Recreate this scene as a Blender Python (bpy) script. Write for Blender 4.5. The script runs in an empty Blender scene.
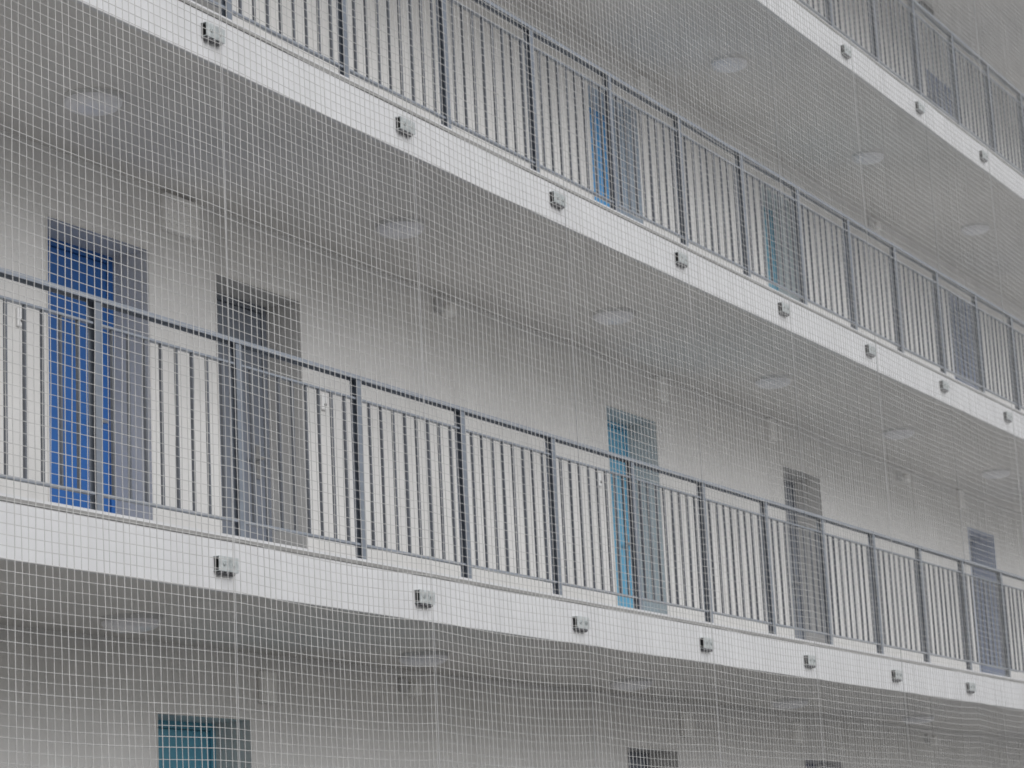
import bpy, bmesh, math, random
from math import sin, cos, pi, radians
from mathutils import Matrix, Vector
import numpy as np

random.seed(7)
rng = np.random.default_rng(7)
scene = bpy.context.scene
COL = scene.collection

# ------------------------------------------------------------------ camera
YAW, PITCH, ROLL = 1.0762, 0.2103, -0.0498
CAM = Vector((0.0, -7.0835, -1.8755))
fw = Vector((sin(YAW)*cos(PITCH), cos(YAW)*cos(PITCH), sin(PITCH)))
r0 = Vector((cos(YAW), -sin(YAW), 0.0)); u0 = r0.cross(fw)
rr = cos(ROLL)*r0 + sin(ROLL)*u0
uu = -sin(ROLL)*r0 + cos(ROLL)*u0
cam_data = bpy.data.cameras.new('camera')
cam_data.sensor_width = 36.0
cam_data.lens = 2432.9/1024*36.0
cam_data.clip_start = 0.1
cam_data.clip_end = 2000.0
cam_data.dof.use_dof = True
cam_data.dof.focus_distance = 12.5
cam_data.dof.aperture_fstop = 5.0
cam = bpy.data.objects.new('camera', cam_data)
COL.objects.link(cam)
M4 = Matrix((rr, uu, -fw)).transposed().to_4x4()
M4.translation = CAM
cam.matrix_world = M4
scene.camera = cam

# ------------------------------------------------------------------ light: overcast day
SUN_EL, SUN_AZ = radians(33), radians(197)          # azimuth from +Y towards +X
world = bpy.data.worlds.new('World'); scene.world = world; world.use_nodes = True
wt = world.node_tree
sky = wt.nodes.new('ShaderNodeTexSky'); sky.sky_type = 'NISHITA'
sky.sun_disc = False; sky.sun_elevation = SUN_EL; sky.sun_rotation = SUN_AZ
sky.air_density = 1.0; sky.dust_density = 1.5; sky.ozone_density = 1.0
hs = wt.nodes.new('ShaderNodeHueSaturation'); hs.inputs['Saturation'].default_value = 0.32
wt.links.new(sky.outputs[0], hs.inputs['Color'])
bg = wt.nodes['Background']; bg.inputs['Strength'].default_value = 0.05
wt.links.new(hs.outputs[0], bg.inputs['Color'])
sun_data = bpy.data.lights.new('sun', 'SUN'); sun_data.energy = 1.5; sun_data.angle = radians(48)
sun_data.color = (0.985, 0.99, 1.0)
sun = bpy.data.objects.new('sun', sun_data); COL.objects.link(sun)
sd = Vector((sin(SUN_AZ)*cos(SUN_EL), cos(SUN_AZ)*cos(SUN_EL), sin(SUN_EL)))
sun.rotation_euler = sd.to_track_quat('Z', 'Y').to_euler()
sun.location = (10, -20, 25)
vs = scene.view_settings
vs.view_transform = 'Standard'; vs.look = 'None'; vs.gamma = 1.0; vs.use_curve_mapping = False
vs.exposure = 0.58
scene.cycles.max_bounces = 10; scene.cycles.diffuse_bounces = 6
scene.cycles.filter_width = 1.7

# ------------------------------------------------------------------ materials
def srgb(c): return tuple(((v/12.92) if v <= .04045 else ((v+.055)/1.055)**2.4) for v in c)
MATS = {}
def material(name, col, rough=0.6, metal=0.0, var=0.06, scale=3.0, bump=0.0, bscale=60.0, streak=0.0, spec=0.5, dirt=(0.5,0.48,0.45)):
    m = bpy.data.materials.new(name); m.use_nodes = True
    nt = m.node_tree; b = nt.nodes['Principled BSDF']
    b.inputs['Roughness'].default_value = rough; b.inputs['Metallic'].default_value = metal
    b.inputs['Specular IOR Level'].default_value = spec
    tc = nt.nodes.new('ShaderNodeTexCoord'); mp = nt.nodes.new('ShaderNodeMapping')
    geo = nt.nodes.new('ShaderNodeNewGeometry')
    nt.links.new(geo.outputs['Position'], mp.inputs['Vector'])
    n = nt.nodes.new('ShaderNodeTexNoise'); n.inputs['Scale'].default_value = scale
    n.inputs['Detail'].default_value = 5; n.inputs['Roughness'].default_value = 0.6
    nt.links.new(mp.outputs[0], n.inputs['Vector'])
    ramp = nt.nodes.new('ShaderNodeMapRange')
    ramp.inputs['From Min'].default_value = 0.3; ramp.inputs['From Max'].default_value = 0.7
    ramp.inputs['To Min'].default_value = 1-var; ramp.inputs['To Max'].default_value = 1+var
    nt.links.new(n.outputs['Fac'], ramp.inputs['Value'])
    mul = nt.nodes.new('ShaderNodeMix'); mul.data_type = 'RGBA'; mul.blend_type = 'MULTIPLY'
    mul.inputs['Factor'].default_value = 1.0
    mul.inputs['A'].default_value = (*col, 1)
    nt.links.new(ramp.outputs[0], mul.inputs['B'])
    out = mul.outputs['Result']
    if streak:
        m2 = nt.nodes.new('ShaderNodeMapping'); m2.inputs['Scale'].default_value = (9, 9, 0.7)
        nt.links.new(geo.outputs['Position'], m2.inputs['Vector'])
        n2 = nt.nodes.new('ShaderNodeTexNoise'); n2.inputs['Scale'].default_value = 1.0; n2.inputs['Detail'].default_value = 6
        nt.links.new(m2.outputs[0], n2.inputs['Vector'])
        r2 = nt.nodes.new('ShaderNodeMapRange'); r2.inputs['From Min'].default_value = 0.52; r2.inputs['From Max'].default_value = 0.8
        r2.inputs['To Max'].default_value = streak
        nt.links.new(n2.outputs['Fac'], r2.inputs['Value'])
        mx = nt.nodes.new('ShaderNodeMix'); mx.data_type = 'RGBA'
        nt.links.new(r2.outputs[0], mx.inputs['Factor']); nt.links.new(out, mx.inputs['A'])
        mx.inputs['B'].default_value = (*[c*d for c, d in zip(col, dirt)], 1)
        out = mx.outputs['Result']
    nt.links.new(out, b.inputs['Base Color'])
    if bump:
        n3 = nt.nodes.new('ShaderNodeTexNoise'); n3.inputs['Scale'].default_value = bscale; n3.inputs['Detail'].default_value = 4
        nt.links.new(geo.outputs['Position'], n3.inputs['Vector'])
        bp = nt.nodes.new('ShaderNodeBump'); bp.inputs['Strength'].default_value = bump; bp.inputs['Distance'].default_value = 0.01
        nt.links.new(n3.outputs['Fac'], bp.inputs['Height']); nt.links.new(bp.outputs[0], b.inputs['Normal'])
    MATS[name] = m
    return m

material('wall_render', (0.735, 0.725, 0.712), 0.85, var=0.05, scale=1.2, bump=0.25, bscale=90, streak=0.18)
material('fascia_paint', (0.68, 0.68, 0.69), 0.6, var=0.04, scale=2.0, streak=0.22, bump=0.08, bscale=40)
material('ceiling_paint', (0.69, 0.672, 0.655), 0.8, var=0.07, scale=0.9, bump=0.12, bscale=50)
material('floor_screed', (0.38, 0.38, 0.37), 0.8, var=0.1, scale=2.5)
material('floor_dark', (0.17, 0.17, 0.165), 0.8, var=0.1, scale=2.5)
material('edge_profile', (0.30, 0.295, 0.285), 0.6, var=0.15, scale=9)
material('galvanised', (0.27, 0.30, 0.35), 0.30, 0.3, var=0.10, scale=14, spec=0.9)
material('galvanised_bar', (0.13, 0.142, 0.165), 0.38, 0.15, var=0.12, scale=14, spec=0.7)
material('galvanised_rail', (0.36, 0.39, 0.44), 0.32, 0.3, var=0.08, scale=10, spec=0.8)
material('bracket_steel', (0.54, 0.57, 0.57), 0.4, 0.2, var=0.18, scale=40)
material('bolt_steel', (0.16, 0.16, 0.17), 0.5, 0.6, var=0.2, scale=60)
material('twine', (0.52, 0.515, 0.505), 0.9, var=0.12, scale=6)
material('steel_cable', (0.50, 0.50, 0.50), 0.6, 0.2, var=0.1, scale=20)
material('lining_grey', (0.66, 0.645, 0.625), 0.55, var=0.05, scale=3)
material('lining_slate', (0.40, 0.46, 0.60), 0.55, var=0.05, scale=3)
material('lamp_white', (0.84, 0.84, 0.88), 0.3, var=0.03, scale=8)
material('lamp_base', (0.6, 0.6, 0.6), 0.6, var=0.05)
material('plastic_white', (0.92, 0.91, 0.89), 0.5, var=0.04, scale=10)
material('plastic_gloss', (0.88, 0.88, 0.88), 0.25, var=0.02, scale=10)
material('dark_plastic', (0.06, 0.06, 0.06), 0.5, var=0.1, scale=10)
material('handle_metal', (0.55, 0.55, 0.55), 0.35, 0.9, var=0.05)
material('door_royal', (0.03, 0.135, 0.42), 0.35, var=0.05, scale=4)
material('door_sky', (0.13, 0.40, 0.60), 0.38, var=0.05, scale=4)
material('door_teal', (0.10, 0.33, 0.46), 0.38, var=0.05, scale=4)
material('door_blue', (0.10, 0.37, 0.72), 0.38, var=0.05, scale=4)
material('door_grey', (0.19, 0.21, 0.25), 0.4, var=0.06, scale=4)
material('door_slate', (0.16, 0.20, 0.30), 0.4, var=0.06, scale=4)
material('door_navy', (0.03, 0.05, 0.16), 0.4, var=0.06, scale=4)
material('ground_concrete', (0.43, 0.425, 0.415), 0.9, var=0.15, scale=0.4, bump=0.3, bscale=30)

material('bounce_absorber', (0.06, 0.06, 0.06), 0.9, var=0.2, scale=3, bump=0.4, bscale=80)  # near-black, for the added strip that soaks up ground bounce
# ------------------------------------------------------------------ helpers
def box_bm(bm, x0, x1, y0, y1, z0, z1):
    v = [bm.verts.new(p) for p in ((x0,y0,z0),(x1,y0,z0),(x1,y1,z0),(x0,y1,z0),(x0,y0,z1),(x1,y0,z1),(x1,y1,z1),(x0,y1,z1))]
    for f in ((0,3,2,1),(4,5,6,7),(0,1,5,4),(1,2,6,5),(2,3,7,6),(3,0,4,7)):
        bm.faces.new([v[i] for i in f])
def box_mesh(name, mat, boxes, bevel=0.0):
    bm = bmesh.new()
    for b in boxes: box_bm(bm, *b)
    if bevel:
        bmesh.ops.bevel(bm, geom=list(bm.edges), offset=bevel, segments=1, profile=0.5, affect='EDGES')
    me = bpy.data.meshes.new(name); bm.to_mesh(me); bm.free()
    me.materials.append(MATS[mat])
    return me
def lathe_mesh(name, mat, prof, n=28, axis='Z', smooth=True):
    """prof = [(radius, height)], turned about the axis"""
    bm = bmesh.new(); rings = []
    for r, h in prof:
        if r < 1e-6: rings.append([bm.verts.new((0, 0, h))])
        else: rings.append([bm.verts.new((r*cos(2*pi*i/n), r*sin(2*pi*i/n), h)) for i in range(n)])
    for a, b in zip(rings, rings[1:]):
        for i in range(n):
            j = (i+1) % n
            if len(a) == 1: bm.faces.new((a[0], b[i], b[j]))
            elif len(b) == 1: bm.faces.new((a[i], a[j], b[0]))
            else: bm.faces.new((a[i], a[j], b[j], b[i]))
    if axis == 'Y':                                    # height runs towards -Y
        for v in bm.verts: v.co = Vector((v.co.x, -v.co.z, v.co.y))
    bmesh.ops.recalc_face_normals(bm, faces=bm.faces)
    me = bpy.data.meshes.new(name); bm.to_mesh(me); bm.free()
    if smooth:
        for p in me.polygons: p.use_smooth = True
    me.materials.append(MATS[mat])
    return me
def link(name, me, parent=None, loc=(0,0,0)):
    o = bpy.data.objects.new(name, me); COL.objects.link(o); o.parent = parent; o.location = loc
    return o
def thing(name, label, cat, loc=(0,0,0), group=None, me=None):
    o = link(name, me, None, loc); o['label'] = label; o['category'] = cat
    if group: o['group'] = group
    return o

# ------------------------------------------------------------------ dimensions (metres)
H = 2.8; H4 = 5.567; T = 0.2736
FLOORS = [-2.8, 0.0, H, H4]
TOPS = [0.0, H, H4, H4+2.8]                           # slab above each floor
W = 1.60                                              # gallery depth: face of the back wall
REC = 0.265                                           # how far the doors sit back in it
XA, XB = -4.0, 46.0
YB = 9.0
GROUND = -3.15

g = link('ground', box_mesh('ground', 'ground_concrete', [(-600, 600, -600, 600, GROUND-0.5, GROUND)])); g['kind'] = 'structure'

dark_strip = link('added_dark_strip', box_mesh('added_dark_strip', 'bounce_absorber', [(-60, 100, -4.2, -0.252, GROUND+0.0005, GROUND+0.012)])); dark_strip['kind'] = 'structure'  # unseen dark strip, added to dim the bounce onto the lowest ceiling

# ------------------------------------------------------------------ the building
bld = thing('apartment_building', 'long white gallery-access apartment building with stacked open walkways and recessed doors', 'building', (0, 0, GROUND))
def B(name, me, parent=None):
    p = parent or bld
    o = link(name, me, p)
    if p is bld: o.location = (0, 0, -GROUND)
    return o

for zi, z in enumerate(TOPS):
    s = B('gallery_slab', box_mesh('gallery_slab', 'ceiling_paint', [(XA, XB, 0.03, YB, z-T+0.003, z+0.02)]))
    s['label'] = 'grey soffit and floor slab of an open gallery'
    B('fascia', box_mesh('fascia', 'fascia_paint', [(XA, XB, 0.0, 0.028, z-T, z-0.012)], 0.003), s)
    B('edge_profile', box_mesh('edge_profile', 'edge_profile', [(XA, XB, -0.006, 0.026, z-0.0118, z+0.007)]), s)
    B('upstand', box_mesh('upstand', 'fascia_paint', [(XA, XB, 0.004, 0.16, z+0.0205, z+0.024), (XA, XB, 0.004, 0.027, z+0.0075, z+0.0205)]), s)
    B('floor_finish', box_mesh('floor_finish', 'floor_screed', [(XA, XB, 0.162, W-0.002, z+0.021, z+0.03)]), s)
B('plinth', box_mesh('plinth', 'floor_dark', [(XA, XB, -0.25, YB, GROUND, -2.8)]))
B('end_wall', box_mesh('end_wall', 'wall_render', [(XA-0.3, XA, W, YB, GROUND, H4+2.9)]))
B('end_wall', box_mesh('end_wall', 'wall_render', [(XB, XB+0.3, W, YB, GROUND, H4+2.9)]))
B('rear_wall', box_mesh('rear_wall', 'wall_render', [(XA-0.3, XB+0.3, YB+0.002, YB+0.3, GROUND, H4+2.9)]))
B('roof_edge', box_mesh('roof_edge', 'fascia_paint', [(XA, XB, 0.17, 0.45, H4+2.8+0.032, H4+3.1)]))

DW, DH = 0.97, 2.125
DOORS = {   # floor index: [(left edge x, leaf material, label)]
    0: [(11.54, 'door_teal', 'teal blue recessed door'), (17.74, 'door_grey', 'dark grey recessed door'), (21.49, 'door_navy', 'navy recessed door'), (27.01, 'door_slate', 'slate recessed door')],
    1: [(10.583, 'door_royal', 'royal blue recessed door'), (12.23, 'door_grey', 'dark grey recessed door'), (17.717, 'door_sky', 'light blue recessed door'),
        (21.478, 'door_grey', 'dark grey recessed door'), (27.01, 'door_slate', 'slate blue recessed door')],
    2: [(11.44, 'door_grey', 'grey recessed door'), (17.717, 'door_blue', 'bright blue recessed door'), (21.45, 'door_teal', 'pale teal recessed door'), (27.03, 'door_slate', 'slate blue recessed door')],
    3: [(17.717, 'door_grey', 'grey recessed door'), (21.478, 'door_sky', 'blue recessed door'), (26.98, 'door_slate', 'slate recessed door')],
}
DOORS = {k: [(x-0.014, m, l) for x, m, l in v] for k, v in DOORS.items()}
for fi, z0 in enumerate(FLOORS):
    zt = TOPS[fi]-T+0.012
    zb = z0+0.02
    xs = [XA]
    boxes = []
    for (dx, m, lab) in DOORS[fi]:
        boxes.append((xs[-1], dx, W, W+0.45, zb, zt))                    # pier
        boxes.append((dx, dx+DW, W, W+0.45, z0+DH, zt))                  # lintel
        xs.append(dx+DW)
    boxes.append((xs[-1], XB, W, W+0.45, zb, zt))
    B('back_wall', box_mesh('back_wall', 'wall_render', boxes))
    for (dx, m, lab) in DOORS[fi]:
        d = link('door', box_mesh('door', m, [(0.062, DW-0.062, REC+0.012, REC+0.055, 0.035, DH-0.062)], 0.003), bld, (dx, W, z0-GROUND))
        d['label'] = lab
        e = 0.014
        link('lining', box_mesh('lining', 'lining_slate' if m == 'door_slate' else 'lining_grey', [(0.0005, e, -0.004, REC+0.07, 0.031, DH-0.0005), (DW-e, DW-0.0005, -0.004, REC+0.07, 0.031, DH-0.0005),
              (e, DW-e, -0.004, REC+0.07, DH-e, DH-0.0005)]), d)
        fr = 0.055
        link('door_frame', box_mesh('door_frame', m, [(e, e+0.045, REC, REC+0.06, 0.032, DH-e), (DW-e-0.045, DW-e, REC, REC+0.06, 0.032, DH-e),
              (e+0.045, DW-e-0.045, REC, REC+0.06, DH-e-0.045, DH-e)]), d)
        link('backing', box_mesh('backing', 'dark_plastic', [(0.001, DW-0.001, REC+0.071, REC+0.1, 0.031, DH-0.001)]), d)
        link('handle', box_mesh('handle', 'handle_metal', [(0.80, 0.84, REC+0.004, REC+0.0118, 0.93, 1.15), (0.70, 0.83, REC-0.045, REC-0.028, 1.05, 1.068), (0.812, 0.828, REC-0.028, REC+0.004, 1.05, 1.068)]), d)
        link('threshold', box_mesh('threshold', 'edge_profile', [(e, DW-e, 0.002, REC+0.06, 0.0302, 0.0312)]), d)

# ------------------------------------------------------------------ railings
P0, PS = 9.0748, 1.171
RY = 0.078
RT = 1.071
NB = 8
pz0, pz1 = 0.024, RT-0.0035
post_me = box_mesh('post', 'galvanised', [(-0.024, 0.024, -0.022, -0.018, pz0, pz1), (-0.024, 0.024, 0.020, 0.024, pz0, pz1), (0.019, 0.024, -0.018, 0.020, pz0, pz1)])
post_plate_me = box_mesh('base_plate', 'galvanised', [(-0.045, 0.045, -0.05, 0.05, 0.0242, 0.031)], 0.001)
bal_me = box_mesh('baluster', 'galvanised_bar', [(-0.0052, 0.0052, -0.0095, 0.0095, 0.128, 0.944)], 0.0015)
rail_bits = dict(handrail=(-0.028, 0.032, RT-0.010, RT+0.013), upper_rail=(-0.014, 0.014, 0.945, 0.958), bottom_rail=(-0.014, 0.014, 0.113, 0.127))
for fi, lab in ((1, 'galvanised bar railing of the middle gallery with two blue doors behind'),
                (2, 'galvanised bar railing of the gallery above, second from the top'),
                (3, 'galvanised bar railing of the topmost gallery in the upper right corner')):
    z = FLOORS[fi]
    i0, i1 = (-3, 19) if fi < 3 else (5, 19)
    rail = thing('gallery_railing', lab, 'railing', (P0, RY, z), 'gallery railings')
    xl, xr = (i0-0.3)*PS, (i1+0.3)*PS
    a = rail_bits['handrail']
    y0, y1, h0, h1 = a
    link('handrail', box_mesh('handrail', 'galvanised_rail', [(xl, xr, y0, y1, h1-0.005, h1), (xl, xr, y0, y0+0.0035, h0, h1-0.005), (xl, xr, y1-0.0035, y1, h0, h1-0.005)]), rail)
    for i in range(i0, i1+1):
        p = link('post', post_me, rail, (i*PS, 0, 0))
        link('base_plate', post_plate_me, p)
        if i < i1:
            for nm in ('upper_rail', 'bottom_rail'):
                key = 'mesh_'+nm
                if key not in globals():
                    globals()[key] = box_mesh(nm, 'galvanised_rail', [(0.0245, PS-0.0245, *rail_bits[nm])], 0.002)
                link(nm, globals()[key], rail, (i*PS, 0, 0))
            for k in range(NB):
                link('baluster', bal_me, rail, (i*PS + (k+1)*PS/(NB+1) + random.uniform(-.002, .002), 0, 0))

# ------------------------------------------------------------------ ordinal words
ORD = ['first', 'second', 'third', 'fourth', 'fifth', 'sixth', 'seventh', 'eighth', 'ninth', 'tenth']

# ------------------------------------------------------------------ net brackets on the slab edges
B0, BS = 9.9374, 1.9437
t_ = 0.004
shell_me = box_mesh('shell', 'bracket_steel', [(-0.078, 0.088, -0.038, -0.038+t_, -0.028, 0.048), (-0.078, 0.088, -0.038+t_, -0.0005, 0.044, 0.048),
                    (-0.078, 0.088, -0.038+t_, -0.0005, -0.028, -0.024)])
shade_core_me = box_mesh('shade_core', 'dark_plastic', [(-0.02, 0.072, -0.030, -0.0008, -0.022, 0.042), (-0.07, -0.02, -0.008, -0.0008, -0.022, 0.042)])  # near-black insert: shade of the hollow shell put in as colour
bolt_me = lathe_mesh('bolt', 'bracket_steel', [(0, 0.0), (0.013, 0.0), (0.013, 0.007), (0.007, 0.0075), (0.007, 0.012), (0, 0.012)], 8, 'Y', False)
clamp_me = lathe_mesh('clamp', 'bolt_steel', [(0, 0.0), (0.017, 0.0), (0.021, -0.004), (0.021, -0.012), (0.012, -0.018), (0, -0.019)], 14)
BR = {1: (range(0, 7), 'the middle slab edge'), 2: (range(0, 8), 'the slab edge above the middle railing'), 3: (range(5, 8), 'the topmost slab edge')}
for fi, (ids, where) in BR.items():
    for n, i in enumerate(ids):
        x = B0 + i*BS + 0.036; z = FLOORS[fi]-0.15 + (0.022 if fi == 2 else 0.0)
        br = thing('net_bracket', f'small steel net bracket on {where}, {ORD[n]} from the left', 'bracket', (x, 0, z), 'net brackets along the slab edges')
        link('shell', shell_me, br); link('shade_core', shade_core_me, br)
        for bx_ in (-0.035, 0.045): link('bolt', bolt_me, br, (bx_, -0.038, 0.012))
        for bx_ in (-0.048, 0.0, 0.048): link('clamp', clamp_me, br, (bx_, -0.021, -0.0282))

# ------------------------------------------------------------------ ceiling lamps
LY = 0.84
lamp_base_me = lathe_mesh('lamp_base', 'lamp_base', [(0, 0), (0.165, 0), (0.165, -0.010), (0.157, -0.024), (0, -0.024)], 40, smooth=False)
lamp_glass_me = lathe_mesh('diffuser', 'lamp_white', [(0.158, -0.0245), (0.158, -0.036), (0.148, -0.052), (0.125, -0.066), (0.09, -0.076), (0.045, -0.081), (0, -0.082)], 40)
LAMPS = {0: ([10.46, 13.51, 16.55, 19.64, 22.9], 0.95, 'under the lowest ceiling'),
         1: ([10.06, 13.26, 16.40, 19.54, 22.72, 25.82], 0.845, 'under the ceiling above the middle gallery'),
         2: ([18.95, 22.38, 25.73], 0.80, 'under the ceiling of the upper gallery')}
for fi, (xs, ly, where) in LAMPS.items():
    zc = TOPS[fi]-T+0.003
    for n, x in enumerate(xs):
        l = thing('ceiling_lamp', f'round white ceiling lamp {where}, {ORD[n]} from the left', 'lamp', (x, ly, zc), 'round ceiling lamps')
        link('lamp_base', lamp_base_me, l); link('diffuser', lamp_glass_me, l)

# ------------------------------------------------------------------ vent covers, wall fittings, door bells
def vent(x, z, w, h, label):
    v = thing('vent_cover', label, 'vent cover', (x-0.05, W, z), 'vent covers high on the wall')
    dp = 0.055
    link('cover', box_mesh('cover', 'plastic_white', [(0, w, -dp, -0.0005, 0, h)], 0.008), v)
    n = max(2, int(h/0.045))
    for k in range(n-1):
        zz = (k+1)*h/n
        link('louvre', box_mesh('louvre', 'plastic_white', [(0.02, w-0.02, -dp-0.006, -dp-0.0002, zz-0.006, zz+0.006)]), v)
vent(11.705, 2.27, 0.35, 0.235, 'large square white vent cover between the royal blue door and the grey door')
vent(18.74, 2.30, 0.15, 0.22, 'narrow white vent cover high beside the light blue door of the middle gallery')
vent(21.19, 2.30, 0.13, 0.22, 'narrow white vent cover left of the far grey door of the middle gallery')
vent(26.75, 2.30, 0.13, 0.22, 'narrow white vent cover left of the far slate blue door of the middle gallery')
vent(12.62, -0.58, 0.14, 0.20, 'narrow white vent cover right of the teal door on the lowest floor')
vent(18.83, -0.57, 0.14, 0.20, 'narrow white vent cover right of the dark grey door on the lowest floor')
vent(21.27, -0.55, 0.13, 0.20, 'narrow white vent cover left of the navy door on the lowest floor')
vent(18.74, 5.05, 0.15, 0.20, 'narrow white vent cover above right of the bright blue upper door')

spot_arm_me = box_mesh('mount', 'lamp_base', [(-0.08, 0.0, -0.04, -0.0005, -0.045, 0.05)], 0.006)
spot_head_me = lathe_mesh('head', 'plastic_white', [(0, 0), (0.05, 0), (0.056, 0.012), (0.056, 0.075), (0.045, 0.09), (0, 0.092)], 20, 'Y')
for x, z, lab in ((15.03, 2.43, 'small pale spotlight on a dark mount high on the middle gallery wall, centre left'),
                  (24.80, 2.43, 'small pale spotlight on a dark mount at the far end of the middle gallery wall'),
                  (24.55, 5.20, 'small pale spotlight on a dark mount just above the upper handrail'),
                  (14.33, -0.38, 'small pale spotlight on a dark mount on the lowest wall, left of the picture'),
                  (24.98, -0.38, 'small pale spotlight on a dark mount on the lowest wall at the far right')):
    s = thing('wall_spotlight', lab, 'spotlight', (x, W, z), 'spotlights high on the walls')
    link('mount', spot_arm_me, s); link('head', spot_head_me, s, (0.06, 0, -0.02))

bell_me = box_mesh('plate', 'plastic_gloss', [(-0.028, 0.028, -0.022, -0.0005, -0.055, 0.055)], 0.006)
button_me = lathe_mesh('button', 'dark_plastic', [(0, 0), (0.011, 0), (0.011, 0.006), (0, 0.007)], 12, 'Y', False)
for x, z, lab in ((10.33, 1.465, 'white doorbell plate on the wall left of the royal blue door'),
                  (13.42, 1.465, 'white doorbell plate on the wall right of the grey door beside the royal blue one'),
                  (17.50, 1.46, 'white doorbell plate on the wall left of the light blue door')):
    b = thing('doorbell', lab, 'doorbell', (x, W, z), 'doorbell plates')
    link('plate', bell_me, b); link('button', button_me, b, (0, -0.0215, -0.02))

e = thing('emergency_light', 'dark box fitting under the topmost ceiling at the upper picture edge', 'light fitting', (25.98, 1.28, TOPS[3]-T+0.003))
link('housing', box_mesh('housing', 'dark_plastic', [(-0.2, 0.2, -0.09, 0.09, -0.075, -0.0005)], 0.01), e)
link('lens', box_mesh('lens', 'lamp_base', [(-0.17, 0.17, -0.065, 0.065, -0.085, -0.0752)]), e)

# ------------------------------------------------------------------ safety net in front of the galleries
CELL = BS/37
NY = -0.062
NZ0, NZ1 = GROUND+0.35, H4+2.8-0.1
IX0, IX1 = -2, 10
NX0, NX1 = B0+0.05+IX0*BS, B0+0.05+IX1*BS
TW = 0.0020
net = thing('safety_net', 'pale square-mesh safety net stretched over the whole gallery front', 'net', (0, 0, 0))
nx = (IX1-IX0)*37
nz = int((NZ1-NZ0)/CELL)
bay_amp = {i: (rng.uniform(0.012, 0.024), rng.uniform(-0.010, 0.016), rng.uniform(0, 6.28)) for i in range(IX0-1, IX1+1)}
lev_ph = rng.uniform(0, 6.28, nz+3)
def net_pt(ix, iz):
    """arrays of column / row numbers -> displaced points"""
    ix = np.asarray(ix, float); iz = np.asarray(iz, float)
    x = NX0 + ix*CELL; z = NZ0 + iz*CELL
    bay = np.clip(np.floor(ix/37).astype(int), 0, IX1-IX0-1); u = ix/37-bay
    sag = np.array([bay_amp[b+IX0][0] for b in range(IX1-IX0)])[bay]
    bul = np.array([bay_amp[b+IX0][1] for b in range(IX1-IX0)])[bay]
    ph = np.array([bay_amp[b+IX0][2] for b in range(IX1-IX0)])[bay]
    s4 = 4*u*(1-u)
    z = z - s4*sag*(1+0.35*np.sin(z*1.7+ph)) + 0.003*np.sin(x*3.1+z*2.3+ph)
    x = x + 0.005*np.sin(z*1.9+ph+x*2.0) + 0.003*np.sin(z*6.1+ix*1.7)*np.minimum(1, s4*3)
    y = NY - np.abs(bul)*s4*(0.6+0.4*np.sin(z*2.2+ph))
    return np.stack([x, y, z], -1)
verts, faces = [], []
base = 0
def strand(pts, horizontal, r):
    global base
    n = len(pts)
    ang = np.array([0, pi/2, pi, 3*pi/2]) + 0.45
    c, s = np.cos(ang)*r, np.sin(ang)*r
    off = np.zeros((4, 3))
    if horizontal: off[:, 1] = s; off[:, 2] = c
    else: off[:, 1] = s; off[:, 0] = c
    verts.append((pts[:, None, :]+off[None]).reshape(-1, 3))
    i = np.arange(n-1)[:, None]; k = np.arange(4)[None]
    a = base+i*4+k; b = base+i*4+(k+1) % 4
    faces.append(np.stack([a, b, b+4, a+4], -1).reshape(-1, 4))
    base += n*4
jit_z = rng.normal(0, 0.07, nz+1); jit_x = rng.normal(0, 0.07, nx+1)
cols = np.arange(0, nx+0.1, 37/12)
rows = np.arange(0, nz+0.1, 4); rows = np.append(rows[rows < nz], nz)
for k in range(nz+1):
    strand(net_pt(cols, np.full_like(cols, k+jit_z[k])), True, TW*rng.uniform(0.85, 1.2))
for k in range(nx+1):
    strand(net_pt(np.full_like(rows, k+jit_x[k], dtype=float), rows), False, TW*rng.uniform(0.85, 1.2))
V = np.concatenate(verts); F = np.concatenate(faces)
me = bpy.data.meshes.new('netting')
me.vertices.add(len(V)); me.vertices.foreach_set('co', V.astype(np.float32).ravel())
me.loops.add(F.size); me.loops.foreach_set('vertex_index', F.astype(np.int32).ravel())
me.polygons.add(len(F)); me.polygons.foreach_set('loop_start', np.arange(0, F.size, 4, dtype=np.int32))
me.update(calc_edges=True); me.validate()
me.materials.append(MATS['twine'])
n_o = link('netting', me, net); n_o['kind'] = 'stuff'
def tube_me(name, mat, p0, p1, r, k=6):
    bm = bmesh.new(); d = (Vector(p1)-Vector(p0)).normalized()
    a = d.orthogonal().normalized(); b = d.cross(a)
    A = [bm.verts.new(Vector(p0)+r*(cos(2*pi*i/k)*a+sin(2*pi*i/k)*b)) for i in range(k)]
    C = [bm.verts.new(Vector(p1)+r*(cos(2*pi*i/k)*a+sin(2*pi*i/k)*b)) for i in range(k)]
    for i in range(k): bm.faces.new((A[i], A[(i+1) % k], C[(i+1) % k], C[i]))
    bm.faces.new(A[::-1]); bm.faces.new(C)
    bmesh.ops.recalc_face_normals(bm, faces=bm.faces)
    m_ = bpy.data.meshes.new(name); bm.to_mesh(m_); bm.free(); m_.materials.append(MATS[mat]); return m_
for i in range(IX0, IX1+1):
    x = B0+0.05+i*BS
    link('seam_cable', tube_me('seam_cable', 'steel_cable', (x, NY-0.004, NZ0), (x, NY-0.004, NZ1), 0.0022), net)
link('border_rope', tube_me('border_rope', 'twine', (NX0, NY, NZ1), (NX1, NY, NZ1), 0.005), net)
link('border_rope', tube_me('border_rope', 'twine', (NX0, NY, NZ0), (NX1, NY, NZ0), 0.005), net)
